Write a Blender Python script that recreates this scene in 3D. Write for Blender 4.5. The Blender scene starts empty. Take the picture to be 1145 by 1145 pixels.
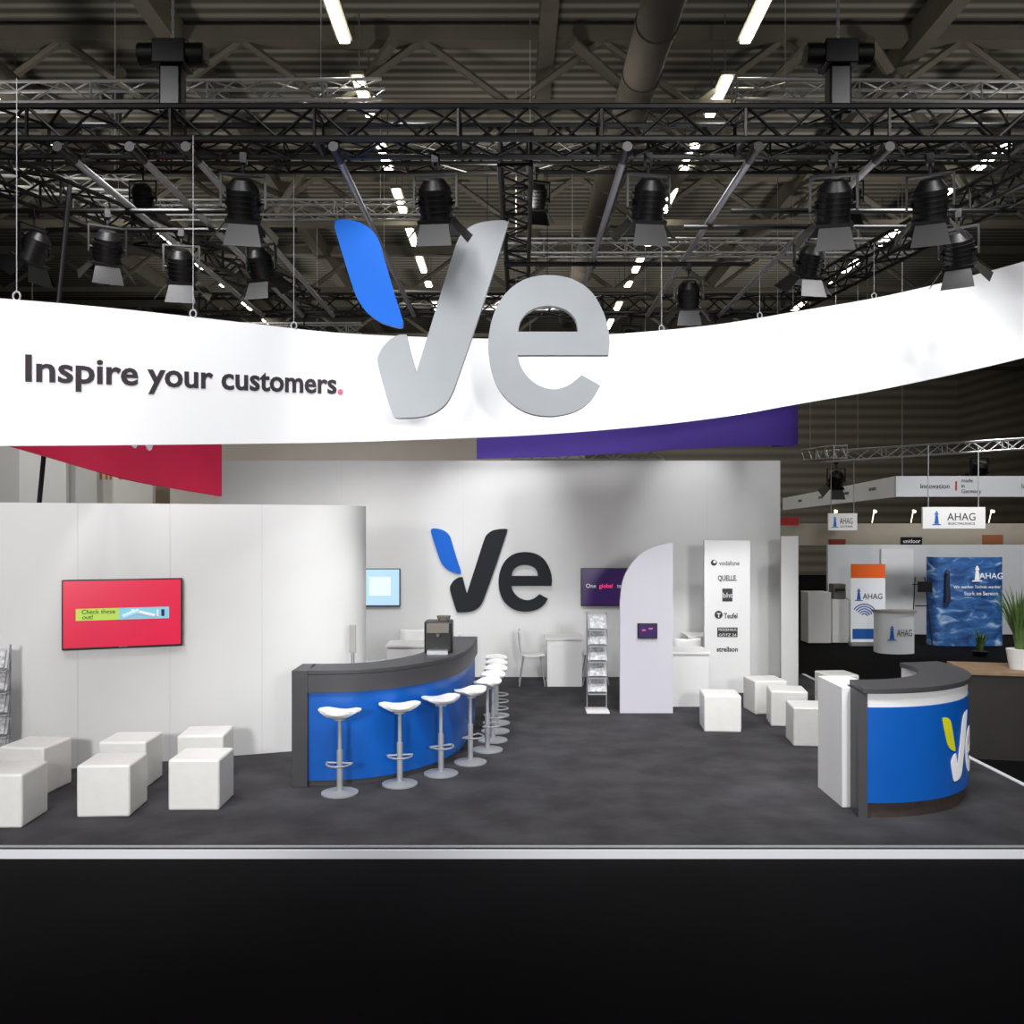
import bpy, bmesh, math, random
from mathutils import Vector, Matrix
random.seed(4)
scene=bpy.context.scene
COL=scene.collection
CH=2.45; F=1000.0; HY=590.0; CX=572.5
def X(px,d): return (px-CX)*d/F
def Z(py,d): return CH-(py-HY)*d/F
def lin(c):
    c=c/255.0
    return c/12.92 if c<=0.04045 else ((c+0.055)/1.055)**2.4
def M(name,rgb,rough=.5,metal=0,emit=0,noise=0,scale=20,bump=0,ecol=None,spec=None):
    m=bpy.data.materials.new(name); m.use_nodes=True
    nt=m.node_tree; b=nt.nodes['Principled BSDF']
    col=[lin(c) for c in rgb]+[1]
    b.inputs['Base Color'].default_value=col
    b.inputs['Roughness'].default_value=rough
    b.inputs['Metallic'].default_value=metal
    if spec is not None: b.inputs['Specular IOR Level'].default_value=spec
    if emit:
        b.inputs['Emission Color'].default_value=([lin(c) for c in ecol]+[1]) if ecol else col
        b.inputs['Emission Strength'].default_value=emit
    if noise or bump:
        tc=nt.nodes.new('ShaderNodeTexCoord'); n=nt.nodes.new('ShaderNodeTexNoise')
        n.inputs['Scale'].default_value=scale; n.inputs['Detail'].default_value=6
        nt.links.new(tc.outputs['Object'],n.inputs['Vector'])
        if noise:
            r=nt.nodes.new('ShaderNodeValToRGB')
            r.color_ramp.elements[0].position=.3; r.color_ramp.elements[1].position=.7
            r.color_ramp.elements[0].color=[c*(1-noise) for c in col[:3]]+[1]
            r.color_ramp.elements[1].color=[min(1,c*(1+noise)) for c in col[:3]]+[1]
            nt.links.new(n.outputs['Fac'],r.inputs['Fac']); nt.links.new(r.outputs['Color'],b.inputs['Base Color'])
        if bump:
            bp=nt.nodes.new('ShaderNodeBump'); bp.inputs['Strength'].default_value=bump; bp.inputs['Distance'].default_value=.01
            nt.links.new(n.outputs['Fac'],bp.inputs['Height']); nt.links.new(bp.outputs['Normal'],b.inputs['Normal'])
    return m
white=M('white_panel',(232,232,232),.55,noise=.015,scale=3)
wallm=M('wall_white',(224,224,224),.65,noise=.02,scale=1.5,spec=.2)
seamm=M('seam_grey',(205,205,205),.7)
leather=M('white_leather',(238,237,234),.4,noise=.02,scale=12,bump=.15)
blue=M('blue_laminate',(8,90,182),.35,noise=.03,scale=3)
blueL=M('blue_logo',(4,95,200),.5,emit=.05,spec=.2)
greyL=M('grey_logo',(156,160,164),.6,noise=.02,scale=4,spec=.2)
darkL=M('dark_logo',(32,34,40),.6,spec=.2)
anth=M('anthracite_laminate',(64,64,68),.5,noise=.05,scale=8)
darkwood=M('dark_plinth',(60,50,46),.5,noise=.2,scale=15)
black=M('black_metal',(9,9,10),.42,.2,noise=.1,scale=10)
blackp=M('black_plastic',(12,12,14),.35)
alu=M('aluminium',(180,180,182),.4,.45,noise=.05,scale=15)
chrome=M('brushed_steel',(170,172,176),.4,.75)
satin=M('satin_silver',(165,167,170),.5,.25)
fabric=M('banner_fabric_glow',(226,226,229),.8,emit=.3,noise=.01,scale=2,spec=.1)  # emission added to the cloth so the banner looks brightly lit
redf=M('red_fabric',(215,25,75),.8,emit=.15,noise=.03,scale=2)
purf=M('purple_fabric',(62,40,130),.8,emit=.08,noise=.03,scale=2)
textd=M('text_dark',(66,60,66),.7,spec=.1)
pink=M('text_pink',(225,110,145),.7)
lampon=M('tube_glow',(255,248,225),.5,emit=18)
lens=M('lamp_lens',(230,230,240),.1,emit=2)
greyp=M('grey_panel',(160,158,156),.7,noise=.04,scale=2)
greyd=M('grey_dark_panel',(110,104,97),.8,noise=.08,scale=2)
beam=M('roof_steel',(92,88,80),.7,noise=.1,scale=2)
ductm=M('duct_metal',(92,86,78),.6,.2,noise=.1,scale=2)
limem=M('lime',(225,225,40),.5)
whitel=M('white_vinyl',(245,245,245),.5,emit=.1)
wood=M('wood_top',(140,115,88),.5,noise=.15,scale=10)
brownd=M('brown_body',(38,33,31),.6,noise=.1,scale=5)
green=M('leaf_green',(80,108,50),.6,noise=.3,scale=8)
redsc=M('screen_red',(200,22,62),.3,emit=.5)
cyan=M('screen_cyan',(170,205,225),.3,emit=.6)
pursc=M('screen_purple',(46,18,80),.3,emit=.4)
orange=M('orange',(235,100,30),.5,emit=.1)
skyb=M('sign_blue',(30,90,170),.5,emit=.1)
redm=M('red_plain',(170,30,35),.5,emit=.1)
bookm=M('leaflet',(190,190,195),.5,noise=.45,scale=25)

def fin(me,name,mats,parent=None,loc=(0,0,0),rot=(0,0,0),smooth=True):
    for m in (mats if isinstance(mats,(list,tuple)) else [mats]): me.materials.append(m)
    if smooth and len(me.polygons):
        me.polygons.foreach_set('use_smooth',[True]*len(me.polygons)); me.set_sharp_from_angle(angle=math.radians(32))
    o=bpy.data.objects.new(name,me); COL.objects.link(o); o.location=loc; o.rotation_euler=rot
    if parent: o.parent=parent
    me.update(); return o
class MB:
    def __init__(s): s.v=[];s.f=[];s.m=[]
    def add(s,vs,fs,mi=0):
        b=len(s.v); s.v+= [tuple(v) for v in vs]; s.f+=[[b+i for i in f] for f in fs]; s.m+=[mi]*len(fs); return s
    def box(s,c,sz,mi=0,R=None):
        h=[a/2 for a in sz]; vs=[]
        for dx in(-1,1):
            for dy in(-1,1):
                for dz in(-1,1):
                    v=Vector((dx*h[0],dy*h[1],dz*h[2]))
                    if R: v=R@v
                    vs.append(v+Vector(c))
        return s.add(vs,[(0,1,3,2),(4,6,7,5),(0,4,5,1),(2,3,7,6),(0,2,6,4),(1,5,7,3)],mi)
    def cyl(s,p0,p1,r0,r1=None,n=10,mi=0):
        p0=Vector(p0);p1=Vector(p1); r1=r0 if r1 is None else r1
        d=(p1-p0).normalized(); a=d.orthogonal().normalized(); b=d.cross(a); vs=[]
        for p,r in((p0,r0),(p1,r1)):
            for i in range(n):
                t=2*math.pi*i/n; vs.append(p+a*math.cos(t)*r+b*math.sin(t)*r)
        fs=[(i,(i+1)%n,n+(i+1)%n,n+i) for i in range(n)]+[tuple(range(n-1,-1,-1)),tuple(range(n,2*n))]
        return s.add(vs,fs,mi)
    def strip(s,out,inn,z0,z1,mi=0):
        n=len(out); zz0=z0 if isinstance(z0,list) else [z0]*n; zz1=z1 if isinstance(z1,list) else [z1]*n
        vs=[(p[0],p[1],z) for p,z in zip(out,zz0)]+[(p[0],p[1],z) for p,z in zip(out,zz1)]+[(p[0],p[1],z) for p,z in zip(inn,zz0)]+[(p[0],p[1],z) for p,z in zip(inn,zz1)]
        fs=[]
        for i in range(n-1):
            fs+=[(i,i+1,n+i+1,n+i),(2*n+i+1,2*n+i,3*n+i,3*n+i+1),(n+i,n+i+1,3*n+i+1,3*n+i),(i+1,i,2*n+i,2*n+i+1)]
        fs+=[(0,n,3*n,2*n),(n-1,3*n-1,4*n-1,2*n-1)]
        return s.add(vs,fs,mi)
    def obj(s,name,mats,parent=None,loc=(0,0,0),rot=(0,0,0),smooth=True,bevel=0,seg=2):
        me=bpy.data.meshes.new(name); me.from_pydata(s.v,[],s.f)
        bm=bmesh.new(); bm.from_mesh(me); bmesh.ops.recalc_face_normals(bm,faces=bm.faces); bm.to_mesh(me); bm.free()
        me.polygons.foreach_set('material_index',s.m)
        o=fin(me,name,mats,parent,loc,rot,smooth)
        if bevel:
            md=o.modifiers.new('bevel','BEVEL'); md.width=bevel; md.segments=seg; md.limit_method='ANGLE'
        return o
def tag(o,label,cat,group=None):
    o['label']=label; o['category']=cat
    if group: o['group']=group
    return o
def thing(name,loc,rz,label,cat,group=None):
    e=bpy.data.objects.new(name,None); COL.objects.link(e); e.location=loc; e.rotation_euler=(0,0,rz); e.empty_display_size=.1
    return tag(e,label,cat,group)
def struct(o): o['kind']='structure'; return o
def dup(o,loc=None,rz=None,scale=None,label=None,parent=None):
    c=o.copy(); COL.objects.link(c)
    if parent: c.parent=parent
    if loc is not None: c.location=loc
    if rz is not None: c.rotation_euler=(0,0,rz)
    if scale: c.scale=(scale,)*3
    if label: c['label']=label
    for k in list(o.children): dup(k,parent=c)
    return c
def cr(pts,n=8):
    out=[]; P=[Vector(p) for p in pts]
    for i in range(len(P)-1):
        a=P[i-1] if i>0 else P[i]*2-P[i+1]; b=P[i]; c=P[i+1]; d=P[i+2] if i+2<len(P) else P[i+1]*2-P[i]
        for k in range(n):
            t=k/n; out.append(.5*((2*b)+(c-a)*t+(2*a-5*b+4*c-d)*t*t+(3*b-a-3*c+d)*t**3))
    out.append(P[-1]); return out
def loop(pts):
    segs=[];cur=[pts[0]]
    for p in pts[1:]+[pts[0]]:
        cur.append(p)
        if len(p)>2: segs.append(cur);cur=[p]
    out=[]
    for s in segs:
        q=[(p[0],p[1]) for p in s]
        r=[Vector(a) for a in q] if len(q)==2 else cr(q,6)
        out+=r[:-1]
    return out
def curve_mesh(loops,ext,bev=0):
    cu=bpy.data.curves.new('c','CURVE'); cu.dimensions='2D'; cu.fill_mode='BOTH'; cu.extrude=ext/2; cu.bevel_depth=bev
    for L in loops:
        sp=cu.splines.new('POLY'); sp.points.add(len(L)-1)
        for i,p in enumerate(L): sp.points[i].co=(p[0],p[1],0,1)
        sp.use_cyclic_u=True
    return tomesh(cu)
def tomesh(cu):
    o=bpy.data.objects.new('tmp',cu); COL.objects.link(o)
    dg=bpy.context.evaluated_depsgraph_get(); me=bpy.data.meshes.new_from_object(o.evaluated_get(dg))
    bpy.data.objects.remove(o); me.materials.clear()
    for v in me.vertices: x,y,z=v.co; v.co=(x,-z,y)
    return me
def text_mesh(t,size,ext=.004,off=0,align='LEFT'):
    cu=bpy.data.curves.new('t','FONT'); cu.body=t; cu.size=size; cu.extrude=ext/2; cu.offset=off; cu.align_x=align; cu.resolution_u=3
    return tomesh(cu)
def text(t,size,loc,mat,parent,off=0,align='CENTER',name='lettering',width=None,rz=0,ext=.004):
    me=text_mesh(t,size,ext,off,align)
    if width:
        xs=[v.co.x for v in me.vertices]; k=width/(max(xs)-min(xs))
        for v in me.vertices: v.co.x*=k
    return fin(me,name,mat,parent,loc,(0,0,rz),smooth=False)
def bend(me,fn,step=.05):
    bm=bmesh.new(); bm.from_mesh(me)
    xs=[v.co.x for v in bm.verts]; a=min(xs);b=max(xs); x=a+step
    while x<b:
        bmesh.ops.bisect_plane(bm,geom=bm.verts[:]+bm.edges[:]+bm.faces[:],plane_co=(x,0,0),plane_no=(1,0,0)); x+=step
    for v in bm.verts: v.co=fn(v.co.x,v.co.y,v.co.z)
    bm.to_mesh(me); bm.free(); return me
def offs(pts,d):
    out=[]
    for i,p in enumerate(pts):
        a=pts[max(0,i-1)]; b=pts[min(len(pts)-1,i+1)]; t=Vector((b[0]-a[0],b[1]-a[1])).normalized()
        out.append((p[0]-t.y*d,p[1]+t.x*d))
    return out

# ================= ROOM =================
hallf=M('hall_floor_black',(9,9,11),.9,noise=.25,scale=1.2,spec=.1)
struct(MB().box((0,22,-.13),(50,60,.1)).obj('floor',hallf))
carpet=M('carpet_charcoal',(66,65,68),.95,noise=.28,scale=2.2,bump=.5,spec=.1)
nt=carpet.node_tree
n2=nt.nodes.new('ShaderNodeTexNoise'); n2.inputs['Scale'].default_value=180; 
bp=[n for n in nt.nodes if n.type=='BUMP'][0]; nt.links.new(n2.outputs['Fac'],bp.inputs['Height'])
struct(MB().box((-2.0,10.9,-.04),(13.7,8.1,.08)).obj('floor.001',carpet))
tr=M('edge_white_glow',(228,228,236),.4,emit=.08)  # slight glow added so the edge strip reads brighter white
struct(MB().box((-2,6.835,-.045),(13.8,.02,.066)).obj('trim_1',tr))
struct(MB().box((-2,6.865,.004),(13.8,.03,.008)).obj('trim_2',satin))
struct(MB().box((4.87,10.9,.003),(.05,8.1,.012)).obj('trim_3',tr))
cm=bpy.data.materials.new('corrugated_roof'); cm.use_nodes=True; nt=cm.node_tree; b=nt.nodes['Principled BSDF']
tc=nt.nodes.new('ShaderNodeTexCoord'); w=nt.nodes.new('ShaderNodeTexWave'); w.bands_direction='Y'; w.inputs['Scale'].default_value=1.1; w.inputs['Distortion'].default_value=.1
r=nt.nodes.new('ShaderNodeValToRGB'); r.color_ramp.elements[0].position=.25
r.color_ramp.elements[0].color=(.07,.065,.055,1); r.color_ramp.elements[1].color=(.24,.225,.195,1)
nt.links.new(tc.outputs['Object'],w.inputs['Vector']); nt.links.new(w.outputs['Fac'],r.inputs['Fac']); nt.links.new(r.outputs['Color'],b.inputs['Base Color']); b.inputs['Roughness'].default_value=.8
struct(MB().box((0,25,11.3),(50,54,.2)).obj('ceiling',cm))
wm=bpy.data.materials.new('hall_wall'); wm.use_nodes=True; nt=wm.node_tree; b=nt.nodes['Principled BSDF']
tc=nt.nodes.new('ShaderNodeTexCoord'); w=nt.nodes.new('ShaderNodeTexWave'); w.bands_direction='Z'; w.inputs['Scale'].default_value=.6
r=nt.nodes.new('ShaderNodeValToRGB'); r.color_ramp.elements[0].color=(.12,.105,.085,1); r.color_ramp.elements[1].color=(.22,.2,.17,1)
nt.links.new(tc.outputs['Object'],w.inputs['Vector']); nt.links.new(w.outputs['Fac'],r.inputs['Fac']); nt.links.new(r.outputs['Color'],b.inputs['Base Color'])
struct(MB().box((0,48,5.5),(50,.2,11.4)).obj('wall_back',wm))
struct(MB().box((-24,25,5.5),(.2,46,11.4)).obj('wall_side',wm))
struct(MB().box((24,25,5.5),(.2,46,11.4)).obj('wall_side.001',wm))
def truss(p0,p1,w,h,rad,step,name,mat,label,cat='truss',n=6,group=None,hang=False):
    mb=MB(); p0=Vector(p0);p1=Vector(p1); d=(p1-p0); L=d.length; d.normalize()
    s=Vector((d.y,-d.x,0)).normalized()*w; u=Vector((0,0,h))
    C=[Vector((0,0,0)),s,s+u,u]
    for c in C: mb.cyl(p0+c,p1+c,rad,n=n)
    k=max(2,int(L/step)); 
    for i in range(k):
        a=p0+d*(L*i/k); b2=p0+d*(L*(i+1)/k)
        for j in range(4):
            c0=C[j];c1=C[(j+1)%4]
            if i%2: c0,c1=c1,c0
            mb.cyl(a+c0,b2+c1,rad*.5,n=5)
        if i%4==0:
            for j in range(4): mb.cyl(a+C[j],a+C[(j+1)%4],rad*.6,n=5)
    if hang:
        for t in (.12,.88):
            q=p0+d*(L*t)+u+s*.5; mb.cyl(q-u*.3,(q.x,q.y,11.19),.008,n=5); mb.cyl(q-s*.55,q+s*.55,.015,n=5)
    o=mb.obj(name,mat); return tag(o,label,cat,group)
def girder(y):
    mb=MB()
    mb.box((0,y,10.95),(48,.3,.25)); mb.box((0,y,9.75),(48,.22,.14))
    for i in range(-7,8):
        x=i*3.12
        mb.cyl((x,y,9.75),(x+1.56,y,10.9),.07,n=6); mb.cyl((x+1.56,y,10.9),(x+3.12,y,9.75),.07,n=6)
    return tag(mb.obj('roof_girder',beam),'dark steel lattice girder under the corrugated hall roof','girder','roof girders')
for y in (15.5,21.5,27.5,34,41): girder(y)
for x in (-12.2,-5.8,.6,7):
    o=MB().box((x,27,10.9),(.28,41.6,.5)).obj('roof_beam',beam); tag(o,'long grey steel beam running under the hall roof','beam','roof beams')
for (a,b_) in (((-10,15,10.6),(-4,22,9.9)),((-2,15,10.6),(-5.5,21,9.9)),((1,15,10.6),(4.5,19,9.9)),((5,15.2,10.6),(3.4,20,9.9)),((6,15,10.6),(11,21,9.9)),((-7,16,10.6),(-11,24,9.9)),((9,16,10.6),(6,24,9.9))):
    tag(MB().cyl(a,b_,.1,n=8).obj('roof_brace',beam),'diagonal steel brace under the hall roof','brace','roof braces')
mb=MB(); mb.cyl((1.75,9,8.5),(1.6,26,8.5),.25,n=24)
for i in range(14): mb.cyl((1.75-.009*i,9.5+i*1.2,8.5),(1.75-.009*i,9.55+i*1.2,8.5),.27,n=24)
tag(mb.obj('air_duct',ductm),'long round grey metal ventilation duct under the roof','duct')
tag(MB().cyl((-7.6,9,9.1),(-7.6,30,9.1),.22,n=20).obj('air_duct',ductm),'long round grey metal ventilation duct under the roof','duct')
e=thing('ceiling_light',(-2.6,13.2,10),0,'long glowing fluorescent tube light hung under the roof','light','rows of roof tube lights')
MB().box((0,0,0),(.15,1.4,.05)).obj('tube',lampon,e)
MB().box((0,0,.06),(.24,1.5,.06)).box((0,.5,.6),(.02,.02,1.15)).box((0,-.5,.6),(.02,.02,1.15)).obj('housing',beam,e)
for xr in (-9,-2.6,3.62,9.8):
    for i in range(13):
        y=13.2+i*2.5
        if xr==-2.6 and i==0: continue
        dup(e,(xr,y,10))

# ================= OWN BOOTH WALLS =================
P=[(-7.0,8.21),(-5.12,8.86),(-4.32,9.14),(-3.0,9.6),(-2.42,9.80),(-2.05,9.95),(-1.82,10.12),(-1.72,10.35),(-1.74,10.6),(-1.92,10.82),(-2.3,10.95)]
pts=[tuple(p) for p in cr(P,8)]
struct(MB().strip(pts,offs(pts,.06),0,2.70).obj('wall_left',wallm))
ang=math.atan2(.46,1.32)
for i,px in enumerate((87,190,293)):
    t=(px-CX)/F; d=(9.14+.3485*4.32)/(1-.3485*t); 
    struct(MB().box((0,0,0),(.005,.004,2.7)).obj('trim_%d'%(i+4),seamm,loc=(t*d,d-.002,1.35),rot=(0,0,ang)))
struct(MB().box((-.2,14.72,1.775),(9.2,.1,3.55)).obj('wall_rear',wallm))
sm2=M('seam2',(212,212,212),.7)
for i,x in enumerate((-2.8,-.8,1.2,3.2)):
    struct(MB().box((x,14.668,1.775),(.004,.004,3.55)).obj('trim_%d'%(i+7),sm2))
tag(MB().strip([(4.10,13.62),(4.39,13.72),(4.47,13.95)],[(4.10,13.66),(4.36,13.76),(4.43,13.96)],0,2.32).obj('partition_panel',wallm,smooth=False),'narrow white folded partition panel beside the rear wall','panel')
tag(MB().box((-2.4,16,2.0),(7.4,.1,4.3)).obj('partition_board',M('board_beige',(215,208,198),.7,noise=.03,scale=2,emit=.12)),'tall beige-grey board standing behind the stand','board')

# ================= HANGING RIBBON =================
def ribbon(ctrl,n=10): return cr([(X(px,d),d,z,hh) for px,d,z,hh in ctrl],n)
ctrl=[(-220,6.2,3.0,1.1),(-100,6.4,3.03,1.1),(0,6.67,3.06,1.1),(130,7.2,3.115,1.1),(270,8.1,3.21,1.1),(380,9.0,3.31,1.1),(500,9.75,3.42,1.1),(600,10.2,3.51,1.1),(700,10.4,3.61,1.1),(800,10.55,3.745,1.1),(900,10.6,3.93,1.1),(1000,10.6,4.12,1.1),(1145,10.25,4.40,1.1),(1300,9.8,4.75,1.1)]
R=ribbon(ctrl)
def ribobj(R,name,mat,sign=1):
    pts=[(p[0],p[1]) for p in R]
    return MB().strip(pts,offs(pts,.04*sign),[p[2] for p in R],[p[2]+p[3] for p in R]).obj(name,mat)
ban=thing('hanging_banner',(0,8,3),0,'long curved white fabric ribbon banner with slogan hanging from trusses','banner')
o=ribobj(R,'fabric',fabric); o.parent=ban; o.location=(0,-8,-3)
S=[0]
for i in range(1,len(R)): S.append(S[-1]+math.hypot(R[i][0]-R[i-1][0],R[i][1]-R[i-1][1]))
def at(s):
    for i in range(1,len(S)):
        if S[i]>=s: break
    t=(s-S[i-1])/(S[i]-S[i-1]); p=R[i-1].lerp(R[i],t); dd=Vector((R[i][0]-R[i-1][0],R[i][1]-R[i-1][1])).normalized()
    return p,dd
def s_at_px(px):
    for i in range(1,len(R)):
        q0=CX+R[i-1][0]/R[i-1][1]*F; q1=CX+R[i][0]/R[i][1]*F
        if q1>=px: return S[i-1]+(S[i]-S[i-1])*(px-q0)/(q1-q0)
s0=s_at_px(28); s1=s_at_px(376)
def rb(s_off):
    def fn(x,y,z):
        p,dd=at(s_off+x); nx,ny=dd.y,-dd.x
        return Vector((p[0]+nx*(.006-y),p[1]+ny*(.006-y),p[2]+.49+z))
    return fn
me=text_mesh('Inspire your customers',.285,.006,.006)
xs=[v.co.x for v in me.vertices]; k=(s1-s0)/(max(xs)-min(xs)); x0=min(xs)
for v in me.vertices: v.co.x=(v.co.x-x0)*k
o=fin(bend(me,rb(s0)),'lettering',textd,ban,(0,-8,-3),smooth=False)
me=text_mesh('.',.3,.006,.012)
fin(bend(me,rb(s1+.01)),'full_stop',pink,ban,(0,-8,-3),smooth=False)
R2=cr([(X(-60,6.9),6.9,3.2,1.1),(X(20,7.5),7.5,3.12,1.1),(X(140,9.5),9.5,2.97,1.1),(X(200,10.9),10.9,2.92,1.15),(X(248,12),12,2.87,1.25)],8)
o=thing('red_banner',(0,9,3),0,'curved crimson fabric banner hanging above the white wall','banner')
q=ribobj(R2,'fabric',redf); q.parent=o; q.location=(0,-9,-3)
def on_red(px,py,r_,nm):
    best=min(R2,key=lambda p:abs(CX+p[0]/p[1]*F-px)); i=max(1,min(len(R2)-2,[id(p) for p in R2].index(id(best))))
    dd=Vector((R2[i+1][0]-R2[i-1][0],R2[i+1][1]-R2[i-1][1],0)).normalized(); nn=Vector((dd.y,-dd.x,0))
    c=Vector((best[0],best[1],Z(py,best[1]))); MB().cyl(c,c+nn*.012,r_,n=24).obj(nm,whitel,o,(0,-9,-3))
on_red(152,494,.07,'white_mark'); on_red(168,495,.09,'white_mark')
R3=cr([(X(533,12.2),12.2,3.39,1.1),(X(620,12.2),12.2,3.42,1.1),(X(700,12.2),12.2,3.47,1.1),(X(780,12.15),12.15,3.53,1.1),(X(850,12.1),12.1,3.56,1.1),(3.78,12.2,3.57,1.1),(3.98,12.45,3.6,1.1),(4.03,12.8,3.62,1.1),(3.85,13.15,3.64,1.1)],8)
pb=thing('purple_banner',(0,12,3),0,'curved purple fabric banner with rounded end hanging over the stand','banner')
q=ribobj(R3,'fabric',purf); q.parent=pb; q.location=(0,-12,-3)
for i in (4,20,36,56): MB().cyl((R3[i][0],R3[i][1]-11.98,1.4),(R3[i][0],R3[i][1]-11.98,4.25),.004,n=5).obj('suspension_wire',satin,pb)
# ================= LOGO =================
BL=[(375,256,1),(376,249),(383,247),(398,249),(413,256),(423,268),(428,284),(439,322),(451,360,1),(450,366),(443,366),(425,360),(411,350),(401,336),(394,318),(384,286)]
GV=[(455,375,1),(445,376),(434,383),(426,394),(423,406),(430,434),(438,460),(442,467),(450,468),(468,467),(484,463),(497,454),(505,442),(512,424),(540,342),(567,256),(567,250),(562,248),(546,249),(530,253),(518,262),(510,276),(490,340),(466,418,1),(460,396)]
EO=[(680,398,1),(681,380),(676,355),(662,329),(641,314),(614,309),(586,314),(564,331),(551,356),(546,388),(551,420),(564,444),(587,461),(615,466),(642,461),(660,449),(671,432,1),(650,420,1),(636,431),(620,436),(603,432),(590,422),(582,410),(579,398,1)]
EI=[(579,372,1),(583,358),(595,347),(613,343),(631,347),(643,358),(646,372,1)]
def logo(parent,loc,s,mV,mE,mB,depth,sy=None,rz=0,fn=None):
    sy=sy or s
    def t(L): return [((p.x-528)*s,(357-p.y)*sy) for p in loop(L)]
    for k,Ls,m,nm in (('B',[BL],mB,'leaf_stroke'),('V',[GV],mV,'letter_v'),('E',[EO,EI],mE,'letter_e')):
        me=curve_mesh([t(L) for L in Ls],depth)
        if fn: bend(me,fn,.04)
        fin(me,nm,m,parent,loc if not fn else (0,0,0),(0,0,rz))
d=8.85
lg=thing('hanging_logo_sign',(X(528,d),d,Z(357,d)),0,'large grey and blue three-dimensional logo letters hung before banner','sign')
logo(lg,(0,0,0),d/F,greyL,greyL,blueL,.09)
for px,py in ((385,250),(545,252),(612,312)):
    x=X(px,d)-X(528,d); z=Z(py,d)-Z(357,d); MB().cyl((x,0,z-.02),(x,0,5.95-Z(357,d)),.004,n=5).obj('suspension_wire',black,lg)
d=14.66
l2=thing('wall_logo',(X(549.5,d),d-.02,Z(637.5,d)),0,'dark grey and blue logo letters mounted on the rear wall','sign')
logo(l2,(0,0,0),.441*d/F,darkL,darkL,blueL,.04,sy=.424*d/F)

# ================= LEFT COUNTER =================
P=[(-1.93,8.45),(-1.5,8.5),(-1.12,8.7),(-.77,9.1),(-.56,9.6),(-.47,10.2),(-.44,10.8),(-.43,11.1)]
pts=[tuple(p) for p in cr(P,6)]
bar=thing('reception_bar',(0,0,0),0,'long curved bar counter, blue front and anthracite frame','counter')
MB().strip(pts,offs(pts,.42),1.06,1.1).obj('countertop',anth,bar,bevel=.004)
MB().strip(pts,offs(pts,.04),.89,1.058).obj('upper_fascia',anth,bar)
MB().strip(offs(pts,.03),offs(pts,.07),.05,.888).obj('front_panel',blue,bar)
MB().strip(offs(pts,.045),offs(pts,.1),0,.05).obj('plinth',anth,bar)
MB().strip(offs(pts,.36),offs(pts,.4),0,1.055).obj('rear_panel',white,bar)
MB().box((-2.005,8.66,.55),(.15,.44,1.1)).obj('end_panel',anth,bar,bevel=.004)
cmx=thing('coffee_machine',(X(491,9.75),9.72,1.1),0,'small black and grey coffee machine on the bar','coffee machine')
MB().box((0,.03,.17),(.30,.26,.34)).obj('body',blackp,cmx,bevel=.015)
MB().box((0,-.13,.27),(.24,.06,.1)).cyl((0,-.13,.22),(0,-.13,.18),.02).obj('spout',greyd,cmx,bevel=.006)
MB().box((0,-.14,.02),(.22,.14,.04)).obj('drip_tray',chrome,cmx)
MB().cyl((.05,.03,.34),(.05,.03,.39),.06,.08,n=16).obj('bean_hopper',greyd,cmx)
st=thing('display_stand',(X(394,9.72),9.74,0),0,'slim grey metal stand behind the bar','stand')
MB().cyl((0,0,0),(0,0,.02),.1,n=24).obj('base',chrome,st)
MB().cyl((0,0,.02),(0,0,1.1),.02,n=12).obj('pole',chrome,st)
MB().box((0,0,1.24),(.07,.03,.3)).obj('holder',greyp,st,bevel=.005)

# stools
sl=thing('bar_stool',(X(380,8.25),8.25,0),.0,'white saddle-seat bar stool on silver pedestal at the bar','stool','bar stools along the curved counter')
mb=MB(); nx,ny=16,8; W=.40; D=.28
def sp(i,j,low):
    u=i/nx*2-1; v=j/ny*2-1; k=math.sqrt(max(0,1-abs(v)**3*.5)); x=u*W/2*k; y=v*D/2*math.sqrt(max(.05,1-abs(u)**4*.6))
    z=.752+.025*abs(u)**2+.0*v; edge=max(abs(u)**1.5,abs(v)**4)
    return (x,y,z-(.045*(1-edge)+.012 if low else 0))
for low in (0,1):
    vs=[sp(i,j,low) for i in range(nx+1) for j in range(ny+1)]; fs=[(i*(ny+1)+j,(i+1)*(ny+1)+j,(i+1)*(ny+1)+j+1,i*(ny+1)+j+1) for i in range(nx) for j in range(ny)]
    mb.add(vs,fs)
N=(nx+1)*(ny+1); rim=[i*(ny+1) for i in range(nx+1)]+[nx*(ny+1)+j for j in range(1,ny+1)]+[i*(ny+1)+ny for i in range(nx-1,-1,-1)]+[j for j in range(ny-1,0,-1)]
mb.f+=[[rim[i],rim[(i+1)%len(rim)],rim[(i+1)%len(rim)]+N,rim[i]+N] for i in range(len(rim))]; mb.m+=[0]*len(rim)
mb.obj('seat',white,sl)
MB().cyl((0,0,.02),(0,0,.40),.028,n=16).cyl((0,0,.40),(0,0,.70),.018,n=14).cyl((0,0,.68),(0,0,.70),.06,n=16).obj('post',satin,sl)
MB().cyl((0,0,0),(0,0,.012),.17,n=32).cyl((0,0,.012),(0,0,.035),.165,.035,n=32).obj('base',satin,sl)
A=[(.12*math.sin(t),-.15*math.cos(t),.28) for t in [math.pi*(-.5+i/10) for i in range(11)]]
A=[(0,0,.28)]+A+[(0,0,.28)]
mb=MB()
for a,b_ in zip(A[:-1],A[1:]): mb.cyl(a,b_,.009,n=8)
mb.obj('footrest',satin,sl)
sl.rotation_euler[2]=-.1
for px,y,rz in ((447,8.54,.2),(493,8.9,.5),(526,9.33,.9),(545,9.85,1.2),(551,10.3,1.4),(554,10.75,1.5),(555,11.2,1.55),(555,11.65,1.6)):
    dup(sl,(X(px,y),y,0),rz)

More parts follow.
